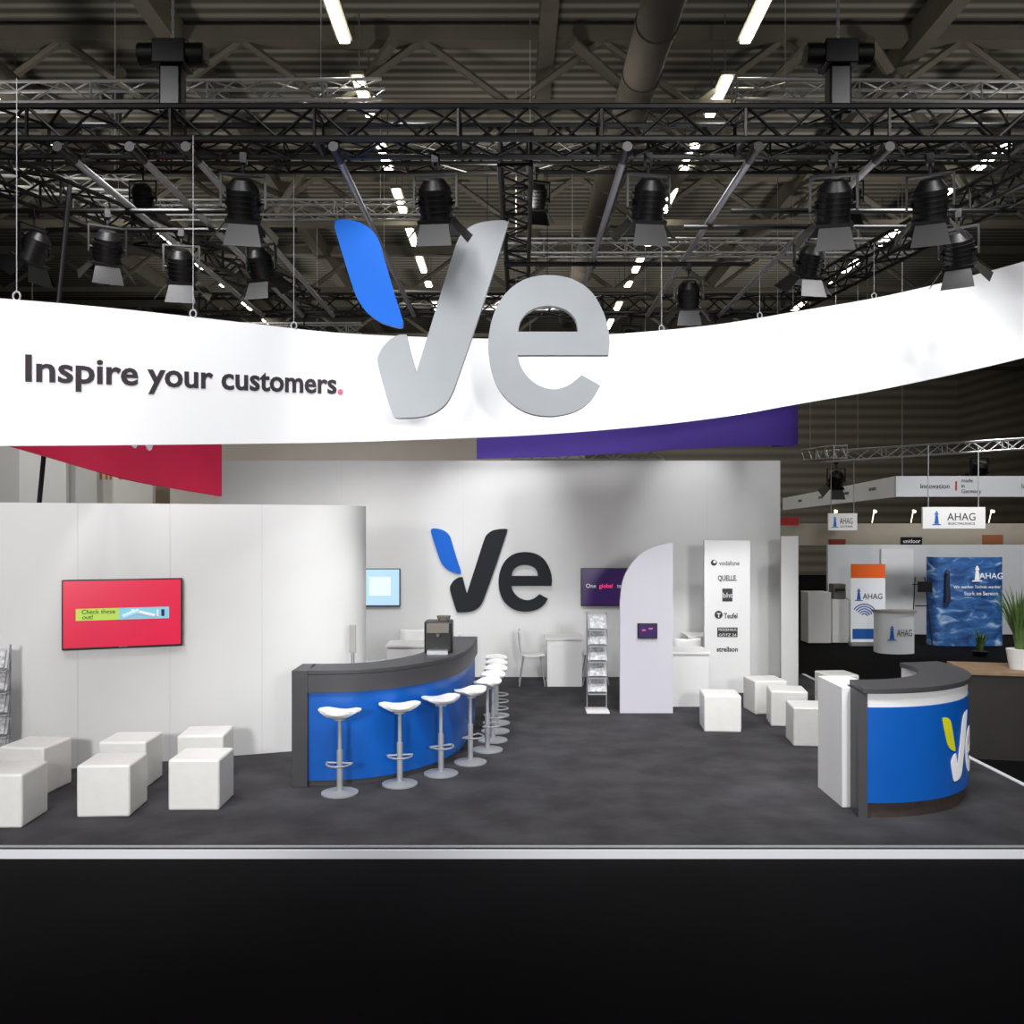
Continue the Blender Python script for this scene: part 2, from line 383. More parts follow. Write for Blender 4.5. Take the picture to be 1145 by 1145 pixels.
# ================= RIGHT COUNTER =================
c0=(3.1,8.75); r0=1.22
def arc(r,a0=-97,a1=14,n=40): return [(c0[0]+r*math.cos(math.radians(a0+(a1-a0)*i/n)),c0[1]+r*math.sin(math.radians(a0+(a1-a0)*i/n))) for i in range(n+1)]
rc=thing('reception_counter',(0,0,0),0,'curved blue reception counter with white logo and anthracite top','counter')
MB().strip(arc(r0+.02),arc(r0-.42),1.055,1.1).obj('countertop',anth,rc,bevel=.004)
MB().strip(arc(r0-.01,-95),arc(r0-.05,-95),.935,1.054).obj('upper_fascia',white,rc)
MB().strip(arc(r0,-95),arc(r0-.04,-95),.13,.934).obj('front_panel',blue,rc)
MB().strip(arc(r0-.03,-95),arc(r0-.07,-95),0,.129).obj('plinth',darkwood,rc)
MB().strip(arc(r0-.36,-90),arc(r0-.40,-90),0,1.054).obj('rear_panel',white,rc)
MB().strip(arc(r0+.005,-98.5,-95,3),arc(r0-.42,-98.5,-95,3),0,1.054).obj('end_panel',anth,rc)
MB().box((3.04,8.14,.525),(.3,.62,1.05)).obj('side_panel',white,rc,bevel=.004)
def cf(x,y,z):
    th=math.radians(-42)+x/r0; r=r0+.004-y
    return Vector((c0[0]+r*math.cos(th),c0[1]+r*math.sin(th),.53+z))
logo(rc,(0,0,0),.0026,whitel,whitel,limem,.004,fn=cf)

# ================= POUFS =================
def pouf_mesh():
    bm=bmesh.new(); bmesh.ops.create_cube(bm,size=1); bmesh.ops.subdivide_edges(bm,edges=bm.edges[:],cuts=5,use_grid_fill=True)
    for v in bm.verts:
        c=v.co; q=Vector(c)
        for a in range(3):
            o_=[b for b in range(3) if b!=a]
            k=(1-(2*c[o_[0]])**2)*(1-(2*c[o_[1]])**2)
            if abs(abs(c[a])-.5)<1e-4 and not (a==2 and c[a]<0): q[a]=c[a]*(1+.02*k)
        v.co=Vector((q.x*.44,q.y*.44,(q.z+.5)*.44))
    me=bpy.data.meshes.new('pouf'); bm.to_mesh(me); bm.free(); return me
pf=fin(pouf_mesh(),'pouf',leather); md=pf.modifiers.new('b','BEVEL'); md.width=.018; md.segments=3; md.limit_method='ANGLE'; md.angle_limit=.9
tag(pf,'white leather cube pouf on charcoal carpet','pouf','white cube poufs')
L=[(-4.22,7.50,.03),(-4.47,8.40,-.1),(-3.47,7.78,.06),(-3.66,8.60,.03),(-2.76,7.96,.02),(-3.03,8.86,.08),
   (2.54,10.92,-.08),(3.38,11.95,.1),(3.44,11.2,-.15),(3.39,10.2,-.1),(4.5,12.4,.1),(4.3,11.3,-.3)]
for i,(x,y,a) in enumerate(L):
    o=pf if i==0 else dup(pf)
    o.location=(x,y,0); o.rotation_euler=(0,0,a)
# ================= TVs =================
def tv(cx_,cy_,cz_,w,h,rz,scr,label):
    t=thing('television',(cx_,cy_,cz_),rz,label,'television')
    MB().box((0,0,0),(w,.05,h)).obj('bezel',blackp,t,bevel=.006)
    MB().box((0,-.027,.004),(w-.03,.004,h-.035)).obj('screen',scr,t)
    return t
t=tv(-4.00,9.205,Z(685.5,9.24),1.14,.71,ang,redsc,'black flat television with red picture mounted on the white wall')
MB().box((-.24,-.031,.0),(.40,.002,.12)).obj('green_strip',M('lime_strip',(165,195,70),.4,emit=.5),t)
MB().box((.2,-.031,.0),(.48,.002,.12)).obj('blue_strip',M('blue_strip',(120,180,200),.4,emit=.5),t)
MB().cyl((.08,-.033,.03),(.3,-.033,-.03),.016,n=8).obj('picture_detail',whitel,t)
MB().cyl((.0,-.033,-.03),(.15,-.033,.03),.02,n=8).obj('picture_detail',cyan,t)
MB().box((.33,-.034,0),(.015,.002,.07)).obj('picture_mark',whitel,t)
MB().box((.38,-.034,0),(.03,.002,.07)).obj('picture_mark',pursc,t)
text('Check these',.062,(-.23,-.034,.008),textd,t); text('out!',.062,(-.33,-.034,-.045),textd,t)
text('SAMSUNG',.018,(0,-.029,-.345),greyp,t)
t=tv(X(418,14.6),14.62,Z(657,14.6),.86,.62,0,cyan,'flat television showing pale blue picture on the rear wall')
MB().box((.1,-.031,.02),(.35,.002,.3)).obj('picture_detail',M('pale',(205,230,240),.4,emit=.7),t)
t=tv(X(686,14.6),14.62,Z(656.5,14.6),1.06,.62,0,pursc,'flat television showing dark purple picture on the rear wall')
text('One',.095,(-.37,-.034,-.01),whitel,t,off=.001); text('global',.095,(-.125,-.034,-.01),M('hotpink',(240,60,120),.5,emit=.8),t,off=.001); text('team',.095,(.15,-.034,-.01),whitel,t,off=.001)

# ================= DISPLAY PANELS =================
lp=thing('information_stele',(X(722.5,11.84),11.84,0),0,'white leaf-shaped display panel with small tablet screen','display panel')
s=11.84/F
L=loop([(693,797,1),(693,672,1),(696,650),(704,633),(717,619),(732,611),(744,608),(752,607,1),(752,797,1)])
me=curve_mesh([[((p.x-722.5)*s,max(0,(797-p.y)*s)) for p in L]],.06); fin(me,'board',M('panel_lilac_white',(208,206,216),.5,noise=.01,scale=3),lp)
MB().box((0,0,0),(.26,.03,.2)).obj('tablet',blackp,lp,loc=(.01,-.045,1.09),bevel=.006)
MB().box((0,0,0),(.23,.004,.165)).obj('tablet_screen',pursc,lp,loc=(.01,-.063,1.09))
MB().box((-.05,0,0),(.05,.003,.02)).obj('screen_mark',pink,lp,loc=(.01,-.066,1.1))
MB().box((.04,0,.02),(.05,.003,.02)).obj('screen_mark',pink,lp,loc=(.01,-.066,1.1))
d=13.3
cp=thing('logo_stele',(X(812.5,d),d,0),0,'tall white panel printed with six dark company logos','display panel')
MB().box((0,0,1.13),(.68,.08,2.26)).obj('board',white,cp,bevel=.004)
yy=-.046
tg=M('logo_text_grey',(52,52,56),.6)
text('vodafone',.10,(.03,yy,Z(632,d)),tg,cp,width=.30)
MB().cyl((-.2,yy+.003,Z(629,d)),(-.2,yy-.003,Z(629,d)),.045,n=20).obj('round_mark',tg,cp); MB().cyl((-.19,yy,Z(628,d)),(-.19,yy-.006,Z(628,d)),.022,n=16).obj('round_mark_inner',white,cp)
text('QUELLE.',.11,(0,yy,Z(649,d)),tg,cp,width=.28,off=.002)
MB().box((0,yy,Z(665,d)),(.15,.006,.19)).obj('square_mark',tg,cp)
text('bht',.11,(0,yy-.006,Z(668,d)),white,cp)
text('Teufel',.11,(.05,yy,Z(691,d)),tg,cp,width=.2,off=.002)
MB().cyl((-.13,yy+.003,Z(687,d)),(-.13,yy-.003,Z(687,d)),.06,n=20).obj('round_mark',tg,cp); text('T',.09,(-.13,yy-.006,Z(690,d)),white,cp,off=.002)
MB().box((0,yy,Z(706.5,d)),(.30,.006,.14)).obj('box_mark',tg,cp); text('MODEHAUS',.055,(0,yy-.006,Z(705,d)),white,cp,width=.26); text('GÖTZ 24',.055,(0,yy-.006,Z(711,d)),white,cp,width=.26)
text('strellson',.10,(0,yy,Z(728,d)),tg,cp,width=.31,off=.002)

# ================= TABLES, CHAIRS, RACKS =================
tb=thing('meeting_table',(X(631,13.9),14.05,0),0,'white panel-sided meeting table','table','white meeting tables')
MB().box((0,0,.735),(.60,.6,.03)).obj('tabletop',white,tb,bevel=.003)
MB().box((0,-.26,.36),(.54,.03,.72)).box((-.255,0,.36),(.03,.5,.72)).box((.255,0,.36),(.03,.5,.72)).obj('base_panel',white,tb,bevel=.003)
dup(tb,(X(458,13.4),13.2,0),0); dup(tb,(2.42,12.5,0),0); dup(tb,(3.05,14.25,0),0)
chr_=thing('side_chair',(X(595,13.9),14.0,0),math.pi/2,'white moulded side chair with slim legs','chair','white side chairs')
mb=MB(); P=[(-.2,.46),(-.05,.44),(.1,.445),(.17,.48),(.2,.56),(.215,.7),(.23,.84)]; c=cr([(a,b_) for a,b_ in P],4)
vs=[];fs=[]
for k,(w_) in enumerate((-.21,-.1,0,.1,.21)):
    for p in c: vs.append((w_,p[0]-(abs(w_)*.12 if p[1]>.5 else 0),p[1]+abs(w_)*.06))
n=len(c)
for k in range(4):
    for i in range(n-1): fs.append((k*n+i,(k+1)*n+i,(k+1)*n+i+1,k*n+i+1))
so=MB().add(vs,fs).obj('seat_shell',white,chr_); md=so.modifiers.new('s','SOLIDIFY'); md.thickness=.015
for sx in(-1,1):
    for sy in (-1,1): MB().cyl((sx*.14,sy*.13,.44),(sx*.2,sy*.2,0),.011,n=8).obj('leg',satin,chr_)
for x,y,rz in ((X(665,14.1),14.1,-math.pi/2),(-2.08,13.2,math.pi/2),(2.42,13.85,math.pi/2),(-.98,13.2,-math.pi/2),(-1.55,13.85,0),(2.5,13.12,3.3)):
    dup(chr_,(x,y,0),rz)
def rack(loc,rz,label):
    rk=thing('brochure_rack',loc,rz,label,'rack')
    MB().box((0,0,.01),(.30,.34,.02)).obj('base',white,rk)
    MB().cyl((-.13,.05,.02),(-.13,.05,1.32),.009,n=8).obj('pole',satin,rk); MB().cyl((.13,.05,.02),(.13,.05,1.32),.009,n=8).obj('pole',satin,rk)
    Rm=Matrix.Rotation(math.radians(-35),3,'X')
    for i in range(5):
        z=.35+i*.21
        MB().box((0,0,z),(.25,.015,.22),R=Rm).box((0,-.08,z-.11),(.25,.05,.012)).obj('tray',satin,rk)
        MB().box((0,-.025,z),(.2,.012,.19),R=Rm).obj('brochure',bookm,rk)
    return rk
rack((X(668,11.9),11.95,0),0,'zigzag metal brochure rack filled with leaflets')
rack((-4.97,8.58,0),.3,'metal brochure rack beside the white wall')

# ================= TRUSSES & LAMPS =================
B='black aluminium box truss carrying stage lights'
truss((-8.2,8.0,5.93),(8.2,8.0,5.93),-.39,.29,.028,.32,'lighting_truss',black,B,group='black trusses')
truss((-.12,8.5,5.9),(-.05,14.2,5.9),.30,.29,.025,.32,'lighting_truss',black,B,group='black trusses')
truss((-5.6,8.5,5.9),(-3.3,14.2,5.9),.3,.29,.025,.32,'lighting_truss',black,B,group='black trusses')
truss((5.2,8.5,5.9),(4.3,14.2,5.9),.3,.29,.025,.32,'lighting_truss',black,B,group='black trusses')
truss((-5,14.6,5.9),(5,14.6,5.9),.3,.29,.025,.32,'lighting_truss',black,B,group='black trusses')
truss((-9.5,12.2,7.3),(9.5,12.2,7.3),.3,.29,.025,.4,'lighting_truss',black,B,group='black trusses')
A='silver aluminium truss high in the hall'
for p0,p1 in (((-9,12.6,8.3),(-1.8,12.6,8.35)),((3.1,12.6,8.35),(9,12.6,8.3)),((-9.5,15,8.1),(-6.2,15,8.0)),((-8.2,17,8.3),(-1.7,17,8.3)),((-1.0,18,7.9),(8,18,7.9)),((-3.5,20,7.4),(2,20,7.3)),((8.3,24,4.2),(16,24,4.7)),((7.2,20,4.0),(7.6,23.5,4.2)),((11,30,8.7),(18,29,8.8)),((0,15.5,3.6),(2.6,15.5,3.6)),((-14,24,7.6),(-4,24,7.6)),((3,26,7.4),(14,26,7.6))):
    truss(p0,p1,.28,.28,.025,.4,'silver_truss',alu,A,group='silver trusses',hang=True)
for px in (70,150,212,375,700,845,990):
    x=X(px,8.05); pp=thing('support_pipe',(x,7.95,5.84),0,'long silver support pipe running under the black truss','pipe','support pipes')
    MB().cyl((0,.06,0),(-x*.015,6.35,0),.034,n=10).obj('tube',alu,pp)
    MB().cyl((0,0,0),(0,.3,0),.045,n=12).box((0,.1,.06),(.06,.08,.1)).obj('clamp',black,pp)
for x0_,x1_,y_ in ((-5.6,-2.9,9.4),(-5.2,-2.4,10.0),(2.3,5.3,9.4),(1.9,5,9.9),(-.1,3,11.3)):
    tag(MB().cyl((x0_,y_,5.78),(x1_,y_,5.78),.028,n=10).obj('lamp_pipe',black),'black crossbar pipe carrying stage lamps','pipe','lamp pipes')
lm=thing('stage_lamp',(0,0,0),0,'black theatre spotlight with open barn doors hanging from truss','spotlight','stage lamps')
MB().box((0,0,-.03),(.07,.09,.1)).cyl((0,0,-.08),(0,0,-.17),.015).obj('clamp',black,lm,bevel=.005)
MB().box((0,0,-.18),(.40,.04,.02)).box((-.20,0,-.33),(.02,.04,.32)).box((.20,0,-.33),(.02,.04,.32)).obj('yoke',black,lm)
Rt=Matrix.Rotation(math.radians(28),3,'X')
def T(v): return Vector((0,0,-.43))+Rt@Vector(v)
hm=MB(); hm.cyl(T((0,0,-.14)),T((0,0,.12)),.15,n=20); hm.cyl(T((0,0,.12)),T((0,0,.2)),.15,.09,n=20); hm.cyl(T((-.21,0,0)),T((.21,0,0)),.02); hm.box(T((0,0,-.155)),(.32,.32,.03),R=Rt)
for i in range(4): hm.cyl(T((0,0,-.08+i*.05)),T((0,0,-.07+i*.05)),.165,n=20)
hm.obj('housing',black,lm)
MB().cyl(T((0,0,-.172)),T((0,0,-.18)),.12,n=20).obj('lens',lens,lm)
for a in range(4):
    Ra=Matrix.Rotation(a*math.pi/2,3,'Z')
    q=[(-.13,.15,-.17),(.13,.15,-.17),(.19 if a%2 else .17,.30,-.34),(-.19 if a%2 else -.17,.30,-.34)]
    vs=[T(Ra@Vector(p)) for p in q]+[T(Ra@(Vector(p)+Vector((0,.006,0)))) for p in q]
    MB().add(vs,[(0,1,2,3),(7,6,5,4),(0,4,5,1),(1,5,6,2),(2,6,7,3),(3,7,4,0)]).obj('barn_door',black,lm,smooth=False)
first=True
for px,d,z,sc,rz in ((272,8.35,5.92,1,.2),(487,8.35,5.92,1,-.1),(725,8.35,5.92,1,.1),(932,8.35,5.92,1.05,-.2),(1040,8.35,5.92,1,-.4),
    (120,9.4,5.77,.9,.5),(38,9.4,5.77,.9,1.2),(1072,9.4,5.77,.95,-.6),(203,10.0,5.77,.95,.2),(292,10.0,5.77,.9,-.3),(905,9.9,5.77,.9,.2),(770,11.3,5.77,.9,-.1),
    (1095,24.1,4.55,1.3,.2),(935,24.1,4.25,1.2,0),(160,12.1,7.3,.9,0),(600,12.1,7.3,.9,.3),(950,12.1,7.3,.9,0),
    (340,14.5,5.88,.9,.2),(505,14.5,5.88,.9,2.9),(705,14.5,5.88,.9,3.4),(800,14.5,5.88,.9,.3),(850,14.5,5.88,.9,2.8)):
    o=lm if first else dup(lm); first=False
    o.location=(X(px,d),d,z); o.rotation_euler=(0,0,rz); o.scale=(sc,)*3
ho=thing('chain_hoist',(X(193,8.2),8.2,6.22),0,'black electric chain hoist lifting the truss','hoist','chain hoists')
MB().box((0,0,.55),(.30,.24,.22)).cyl((-.3,0,.56),(.3,0,.56),.105,n=18).obj('motor_body',black,ho,bevel=.01)
MB().box((0,0,.22),(.2,.16,.44)).cyl((-.02,0,.02),(.02,0,.02),.08,n=16).obj('chain_bag',blackp,ho,bevel=.03)
mb=MB()
for i in range(72):
    z=.66+i*.06; mb.box((0,0,z),(.03,.01,.065) if i%2 else (.01,.03,.065))
mb.obj('chain',chrome,ho)
MB().box((.3,0,.56),(.03,.14,.14)).obj('end_cap',greyd,ho)
dup(ho,(X(937,8.2),8.2,6.22),0)
for px in (17,215,328,740,850,978):
    s_=s_at_px(px); p,dd=at(s_); zt=p[2]+p[3]
    mb=MB(); mb.cyl((0,.02,.06),(0,.02,5.84-zt),.0035,n=5)
    for k in range(10):
        a0=2*math.pi*k/10;a1=2*math.pi*(k+1)/10
        mb.cyl((.028*math.cos(a0),.02,.03+.035*math.sin(a0)),(.028*math.cos(a1),.02,.03+.035*math.sin(a1)),.007,n=6)
    tag(mb.obj('suspension_cable',satin,loc=(p[0],p[1],zt)),'steel cable with shackle holding the white banner','cable','banner suspension cables')
tag(MB().cyl((-5.0,9.45,2.66),(-4.45,9.0,5.9),.025).obj('support_pole',black),'slanted dark support pole above the white wall','pole')

# ================= NEIGHBOUR STANDS, LEFT =================
ss=thing('fascia_sign',(X(125,18),18,3.0),0,'pale grey fascia board with orange lettering','sign')
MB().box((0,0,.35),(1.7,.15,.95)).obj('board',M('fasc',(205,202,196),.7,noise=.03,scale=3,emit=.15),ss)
text('semrush',.36,(0,-.08,.42),M('orange_soft',(200,125,60),.6,emit=.1),ss,width=1.35,off=.006)
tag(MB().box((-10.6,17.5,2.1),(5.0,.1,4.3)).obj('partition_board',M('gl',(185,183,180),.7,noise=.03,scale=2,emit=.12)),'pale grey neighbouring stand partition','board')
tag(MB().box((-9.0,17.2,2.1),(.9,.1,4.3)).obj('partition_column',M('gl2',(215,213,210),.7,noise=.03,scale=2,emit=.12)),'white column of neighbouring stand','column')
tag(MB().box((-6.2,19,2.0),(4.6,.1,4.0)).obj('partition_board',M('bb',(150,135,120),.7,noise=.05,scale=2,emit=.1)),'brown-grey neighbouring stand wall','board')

# ================= NEIGHBOUR STANDS, RIGHT =================
fas=thing('fascia_ring',(0,0,0),0,'white overhead fascia ring with small printed slogans','fascia')
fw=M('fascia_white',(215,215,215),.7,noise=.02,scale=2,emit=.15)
A0=(9.3,21.7);A1=(11.5,38); 
mb=MB(); mb.strip([A1,A0],[(A1[0]+.1,A1[1]),(A0[0]+.1,A0[1]+.1)],3.2,3.7); mb.obj('fascia_side',fw,fas)
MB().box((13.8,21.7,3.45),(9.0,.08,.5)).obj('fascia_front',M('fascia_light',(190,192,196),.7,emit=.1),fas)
ga=math.atan2(A0[1]-A1[1],A0[0]-A1[0])
for t in (.12,.3,.52,.75):
    x=A0[0]+(A1[0]-A0[0])*t; y=A0[1]+(A1[1]-A0[1])*t
    text('Innovation',.17,(x-.03,y,3.43),textd,fas,rz=ga,name='lettering'); 
    text('made\nin\nGermany',.14,(x-.03,y-1.0,3.55),textd,fas,rz=ga,align='LEFT')
for x in (10.75,13.2):
    text('Innovation',.17,(x-.15,21.64,3.40),textd,fas,align='RIGHT')
    MB().box((x,21.65,3.46),(.04,.01,.22)).obj('colour_bar',redm,fas)
    text('made\nin\nGermany',.13,(x+.12,21.64,3.55),textd,fas,align='LEFT')
for x,y in ((9.6,22),(13.5,21.75),(17,21.75)): MB().cyl((x,y,3.6),(x,y,11.19),.01,n=5).obj('suspension_wire',satin,fas)
def lighthouse(parent,x,z,s,y,m=skyb):
    vs=[(x-.18*s,y,z),(x+.18*s,y,z),(x+.1*s,y,z+.7*s),(x-.1*s,y,z+.7*s)]
    MB().add(vs,[(0,1,2,3)]).add([(x-.16*s,y,z+.72*s),(x+.16*s,y,z+.72*s),(x+.12*s,y,z+.85*s),(x-.12*s,y,z+.85*s)],[(0,1,2,3)]).add([(x-.12*s,y,z+.87*s),(x+.12*s,y,z+.87*s),(x,y,z+1.05*s)],[(0,1,2)]).add([(x-.4*s,y,z-.1*s),(x+.4*s,y,z-.1*s),(x+.3*s,y,z-.02*s),(x-.3*s,y,z-.02*s)],[(0,1,2,3)]).obj('lighthouse_mark',m,parent,smooth=False)
def sg(px0,px1,py0,py1,d):
    w=(px1-px0)*d/F; h=(py1-py0)*d/F
    s=thing('hanging_sign',(X((px0+px1)/2,d),d,Z(py1,d)),0,'white rectangular sign with blue lighthouse and lettering','sign','lighthouse signs')
    MB().box((0,0,h/2),(w,.06,h)).obj('board',fw,s)
    lighthouse(s,-w*.28,h*.22,h*.58,-.035)
    text('AHAG',h*.5,(w*.12,-.035,h*.38),textd,s,width=w*.45); text('ELECTRONICS',h*.15,(w*.12,-.035,h*.18),textd,s,width=w*.42)
    MB().cyl((-w*.4,0,h),(-w*.4,0,h+1.3),.01).obj('wire',satin,s); MB().cyl((w*.4,0,h),(w*.4,0,h+1.3),.01).obj('wire',satin,s)
sg(1031,1101,567,591,19.0); sg(926,958,574,593,22.5)
hb=thing('rear_fascia',(14,26.5,0),0,'grey-brown fascia beam of distant stands with small signs','fascia')
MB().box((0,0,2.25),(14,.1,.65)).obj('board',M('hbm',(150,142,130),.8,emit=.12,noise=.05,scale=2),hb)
MB().box((-6.5,.1,.95),(.3,.3,2.1)).obj('post',greyd,hb); MB().box((6.5,.1,.95),(.3,.3,2.1)).obj('post',greyd,hb)
MB().box((-2.2,-.08,2.05),(.62,.03,.24)).obj('sign_plate',blackp,hb); text('unidoor',.16,(-2.2,-.1,2.0),whitel,hb)
MB().box((.2,-.08,2.1),(.6,.03,.28)).obj('sign_plate',M('warm',(150,90,60),.6),hb); MB().box((-4.4,-.08,2.0),(.5,.03,.22)).obj('sign_plate',M('rd',(150,50,45),.6),hb)
wl=M('warm_lamp',(255,235,200),.5,emit=3)
for i in range(9):
    xx=9.5+i*1.15
    tag(MB().cyl((xx,26.3,2.95),(xx,26.2,2.92),.03,.045,n=12).cyl((xx,26.3,2.95),(xx,26.45,2.6),.012).obj('exhibit_spotlight',wl),'small glowing spotlight on distant stand','spotlight','small stand spotlights')
o=MB().box((X(881,22),22,Z(583,22)),(.5,.1,.2)).obj('red_sign',redm); tag(o,'small plain red hanging sign','sign')
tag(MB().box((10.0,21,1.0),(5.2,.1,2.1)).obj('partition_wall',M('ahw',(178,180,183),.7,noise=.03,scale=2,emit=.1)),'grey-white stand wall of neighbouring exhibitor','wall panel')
tag(MB().box((15.5,20.9,1.0),(5.6,.1,2.1)).obj('partition_wall',M('ahd',(75,74,78),.7,noise=.03,scale=2)),'dark stand wall of neighbouring exhibitor','wall panel')
tag(MB().box((X(1005,20.8),20.9,.95),(.75,.05,2.0)).obj('cabin_door',M('dr',(200,200,203),.6,emit=.1)),'pale grey cabin door in stand wall','door')
tag(MB().box((X(914,19.5),19.6,.5),(.5,.5,1.1)).obj('white_cabinet',white,bevel=.01),'white tall pantry cabinet against the stand wall','cabinet','pantry cabinets')
tag(MB().box((X(940,19.5),19.7,.42),(.4,.5,.95)).obj('white_cabinet',white,bevel=.01),'white low pantry cabinet against the stand wall','cabinet','pantry cabinets')
k=thing('espresso_machine',(X(938,19.5),19.6,.9),0,'grey espresso machine on white cabinet','coffee machine')
MB().box((0,0,.16),(.28,.3,.32)).obj('body',greyd,k,bevel=.02); MB().box((0,-.17,.2),(.2,.06,.06)).obj('spout',blackp,k)
d=19.2
ru=thing('rollup_banner',(X(970.5,d),d,-.08),0,'pull-up banner with orange top and blue wave graphic','banner')
w=.74;h=Z(628,d)+.08
MB().box((0,0,h/2),(w,.01,h-.1)).obj('print',M('pr',(225,228,232),.5,emit=.2),ru); MB().box((0,0,.04),(w+.04,.16,.08)).obj('base',alu,ru)
MB().box((0,-.008,h-.2),(w,.006,.3)).obj('orange_field',orange,ru)
mb=MB()
for i in range(5): 
    r1=.28-.05*i
    for k in range(14):
        a0=.3+k*.16;a1=a0+.16; cx2,cz2=-.08,.62
        mb.add([(cx2+r1*math.cos(a0),-.008,cz2+r1*math.sin(a0)),(cx2+r1*math.cos(a1),-.008,cz2+r1*math.sin(a1)),(cx2+(r1-.025)*math.cos(a1),-.008,cz2+(r1-.025)*math.sin(a1)),(cx2+(r1-.025)*math.cos(a0),-.008,cz2+(r1-.025)*math.sin(a0))],[(0,1,2,3)])
mb.box((0,-.008,.25),(w*.9,.004,.22)); mb.obj('wave_graphic',skyb,ru)
lighthouse(ru,-.2,.98,.24,-.01); text('AHAG',.17,(.1,-.012,1.0),textd,ru,width=.42)
pm=bpy.data.materials.new('sea_graphic'); pm.use_nodes=True; nt=pm.node_tree; b=nt.nodes['Principled BSDF']
tc=nt.nodes.new('ShaderNodeTexCoord'); n=nt.nodes.new('ShaderNodeTexNoise'); n.inputs['Scale'].default_value=2.6; n.inputs['Detail'].default_value=8; n.inputs['Distortion'].default_value=1.0
mp=nt.nodes.new('ShaderNodeMapping'); mp.inputs['Scale'].default_value=(1,1,2.2)
r=nt.nodes.new('ShaderNodeValToRGB'); cr_=r.color_ramp; cr_.elements[0].position=.35; cr_.elements[0].color=(.012,.045,.15,1); cr_.elements[1].position=.76; cr_.elements[1].color=(.5,.65,.8,1); e2=cr_.elements.new(.56); e2.color=(.03,.12,.34,1)
nt.links.new(tc.outputs['Object'],mp.inputs['Vector']); nt.links.new(mp.outputs['Vector'],n.inputs['Vector']); nt.links.new(n.outputs['Fac'],r.inputs['Fac']); nt.links.new(r.outputs['Color'],b.inputs['Base Color']); nt.links.new(r.outputs['Color'],b.inputs['Emission Color']); b.inputs['Emission Strength'].default_value=.12
d=19
pu=thing('popup_wall',(X(1084,d),d,-.08),0,'curved pop-up display wall with stormy blue sea and lighthouse','display wall')
pts=[(-.8,.25),(-.72,.05),(-.55,-.02),(0,-.06),(.55,-.02),(.72,.05),(.8,.25)]; pts=[tuple(p) for p in cr(pts,5)]
MB().strip(pts,offs(pts,.03),.02,Z(623,d)+.08).obj('print',pm,pu)
lighthouse(pu,.12,1.42,.3,-.085,whitel); text('AHAG',.18,(.42,-.085,1.45),whitel,pu)
text('Wir machen Technik wartbar',.085,(.12,-.085,1.25),whitel,pu,width=1.0); text('Stark im Service',.11,(.2,-.085,1.1),whitel,pu)
mb=MB(); mb.cyl((-.5,-.06,.95),(-.5,-.06,1.55),.07,.045,n=10); mb.cyl((-.5,-.06,1.55),(-.5,-.06,1.65),.06,.02,n=10); mb.obj('lighthouse_graphic',M('lhd',(30,42,66),.6),pu)
d=18
kc=thing('promo_counter',(X(1003.5,d),d,-.08),0,'small white promotion counter with lighthouse logo','counter')
pts=[(-.36,.3),(-.36,.05),(-.25,-.08),(0,-.14),(.25,-.08),(.36,.05),(.36,.3)]; pts=[tuple(p) for p in cr(pts,5)]
MB().strip(pts,offs(pts,.03),0,.82).obj('body',M('cw',(215,217,220),.6,emit=.1),kc)
pts=offs(pts,-.05); MB().strip(pts,[(0,.3)]*len(pts),.82,.86).obj('countertop',greyp,kc)
lighthouse(kc,-.17,.3,.26,-.145); text('AHAG',.2,(.08,-.15,.36),textd,kc,width=.3)
d=18.6
kt=thing('display_easel',(X(1031,d),d,-.08),0,'thin dark metal display easel','stand')
for sx in(-1,1): MB().cyl((sx*.22,0,0),(sx*.1,.1,1.5),.012).obj('leg',blackp,kt)
MB().cyl((-.2,0,1.35),(.2,0,1.35),.012).obj('crossbar',blackp,kt); MB().cyl((-.12,.05,.9),(.12,.05,.9),.012).obj('crossbar',blackp,kt)
MB().box((.05,-.02,1.3),(.3,.02,.22)).obj('holder',blackp,kt)
def plant(loc,h,w,n,label,pot=True,cat='plant'):
    p=thing('potted_grass',loc,0,label,cat)
    ph=.22 if pot else .1
    MB().cyl((0,0,0),(0,0,ph),w*.45,w*.6,n=20).obj('pot',white if pot else blackp,p)
    mb=MB()
    for i in range(n):
        a=random.uniform(0,6.28); l=h*random.uniform(.6,1); lean=random.uniform(.05,.5); dx,dy=math.cos(a),math.sin(a); q=Vector((-dy,dx,0))*.012
        L=[Vector((dx*w*.2+dx*lean*l*t*t,dy*w*.2+dy*lean*l*t*t,ph-.01+l*t*(1-.25*lean*t))) for t in (0,.35,.7,1)]
        vs=[L[0]-q,L[0]+q,L[1]-q,L[1]+q,L[2]-q*.8,L[2]+q*.8,L[3]]
        mb.add(vs,[(0,1,3,2),(2,3,5,4),(4,5,6)])
    mb.obj('foliage',green,p,smooth=False); return p
plant((X(1096,17.6),17.6,-.08),.5,.25,50,'small leafy green plant by the pop-up wall',False)
plant((X(1138,10),9.95,.88),.8,.24,90,'spiky green grass in a white pot on the wooden counter')
wc=thing('wooden_counter',(5.75,10.0,-.08),math.radians(-12),'dark brown counter with wooden top','counter')
MB().box((0,0,.46),(1.4,.7,.92)).obj('body',brownd,wc); MB().box((0,0,.94),(1.46,.76,.04)).obj('countertop',wood,wc,bevel=.004)

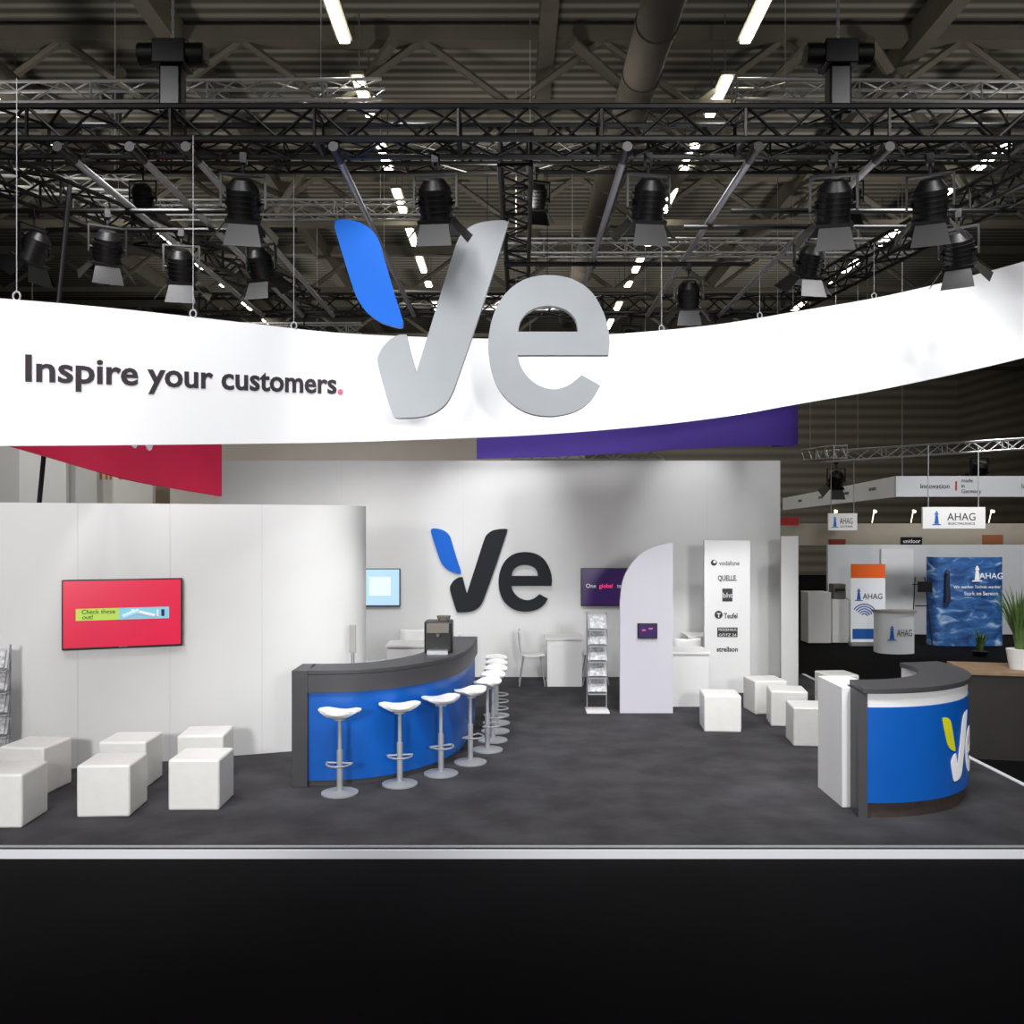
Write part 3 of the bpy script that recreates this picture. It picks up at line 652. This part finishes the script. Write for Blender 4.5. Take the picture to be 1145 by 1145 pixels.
# ================= LIGHTS =================
def spot(loc,tgt,e,ang_,size=.25,blend=.6,col=(1,1,1)):  # makes booth stage lights and added fill lights alike
    l=bpy.data.lights.new('stage_or_fill_light','SPOT'); l.energy=e; l.spot_size=math.radians(ang_); l.spot_blend=blend; l.shadow_soft_size=size; l.color=col
    o=bpy.data.objects.new('stage_or_fill_light',l); COL.objects.link(o); o.location=loc
    o.rotation_euler=(Vector(tgt)-Vector(loc)).to_track_quat('-Z','Y').to_euler()
for x in (-4.5,-1.5,1.5,4.5):
    spot((x,4.5,7.6),(x*.8,10.5,0),800,70,.8)
for x in (-4,-1,2,4.5): spot((x,8.6,6.6),(x*.9,12.0,.2),430,85,.3)
spot((-3,-2.5,3.5),(-4.0,9.3,1.9),2200,42,.5,.5)  # added frontal fill behind the camera, brightens the left wall
spot((2.5,-2.5,3.5),(2.0,11,1.9),1950,46,.5,.5)  # second added fill behind the camera, for the booth's right and rear
spot((-.1,12.4,5.4),(-.25,14.7,2.4),300,48,.08,1)
spot((-2.9,11.9,5.4),(-2.9,14.7,2.4),90,75,.08,1)
spot((2.9,13.2,5.3),(2.95,14.7,2.0),230,48,.08,1)
spot((2.7,9.6,4.4),(3.15,13.2,1.2),420,34,.1,.8)  # added spot, brightens the logo stele shaded by the purple banner
spot((.2,5.3,6.6),(2.85,8.15,.5),900,20,.2,.6)  # added spot, lifts the grey side panel of the right counter
spot((4.8,4.0,7.2),(5.2,10.4,4.8),450,45,.2,.8)  # added fill for the greyish right end of the white banner
spot((X(668,11.9),11.3,5.3),(X(668,11.9),11.9,0),60,25,.05)
spot((10,15,6),(11.5,20,.8),1400,80,.3)  # added fill, brightens the neighbouring stand on the right
spot((13,23.5,6),(14,27,1.5),600,100,.3)  # added fill for the distant stands on the right
spot((-9,13,7),(-8,18,3),400,70,.3)
for x in (-8,0,8):
    for y in (12,20,29): spot((x,y,6.6),(x,y+1.5,11),460,140,.4,.8,(1,.96,.88))  # unseen uplights added to lighten the hall roof
spot((12,34,5),(13,47,5),1300,110,.5,.8,(1,.96,.88))
wd=bpy.data.worlds.new('w'); scene.world=wd; wd.use_nodes=True
wd.node_tree.nodes['Background'].inputs['Color'].default_value=(1,.98,.95,1); wd.node_tree.nodes['Background'].inputs['Strength'].default_value=.35
scene.view_settings.view_transform='Standard'
cam=bpy.data.cameras.new('camera'); co=bpy.data.objects.new('camera',cam); COL.objects.link(co)
co.location=(0,0,CH); co.rotation_euler=(math.pi/2,0,0); cam.sensor_width=36; cam.lens=F/1145*36; cam.shift_y=(HY-572.5)/1145; cam.clip_end=200
scene.camera=co
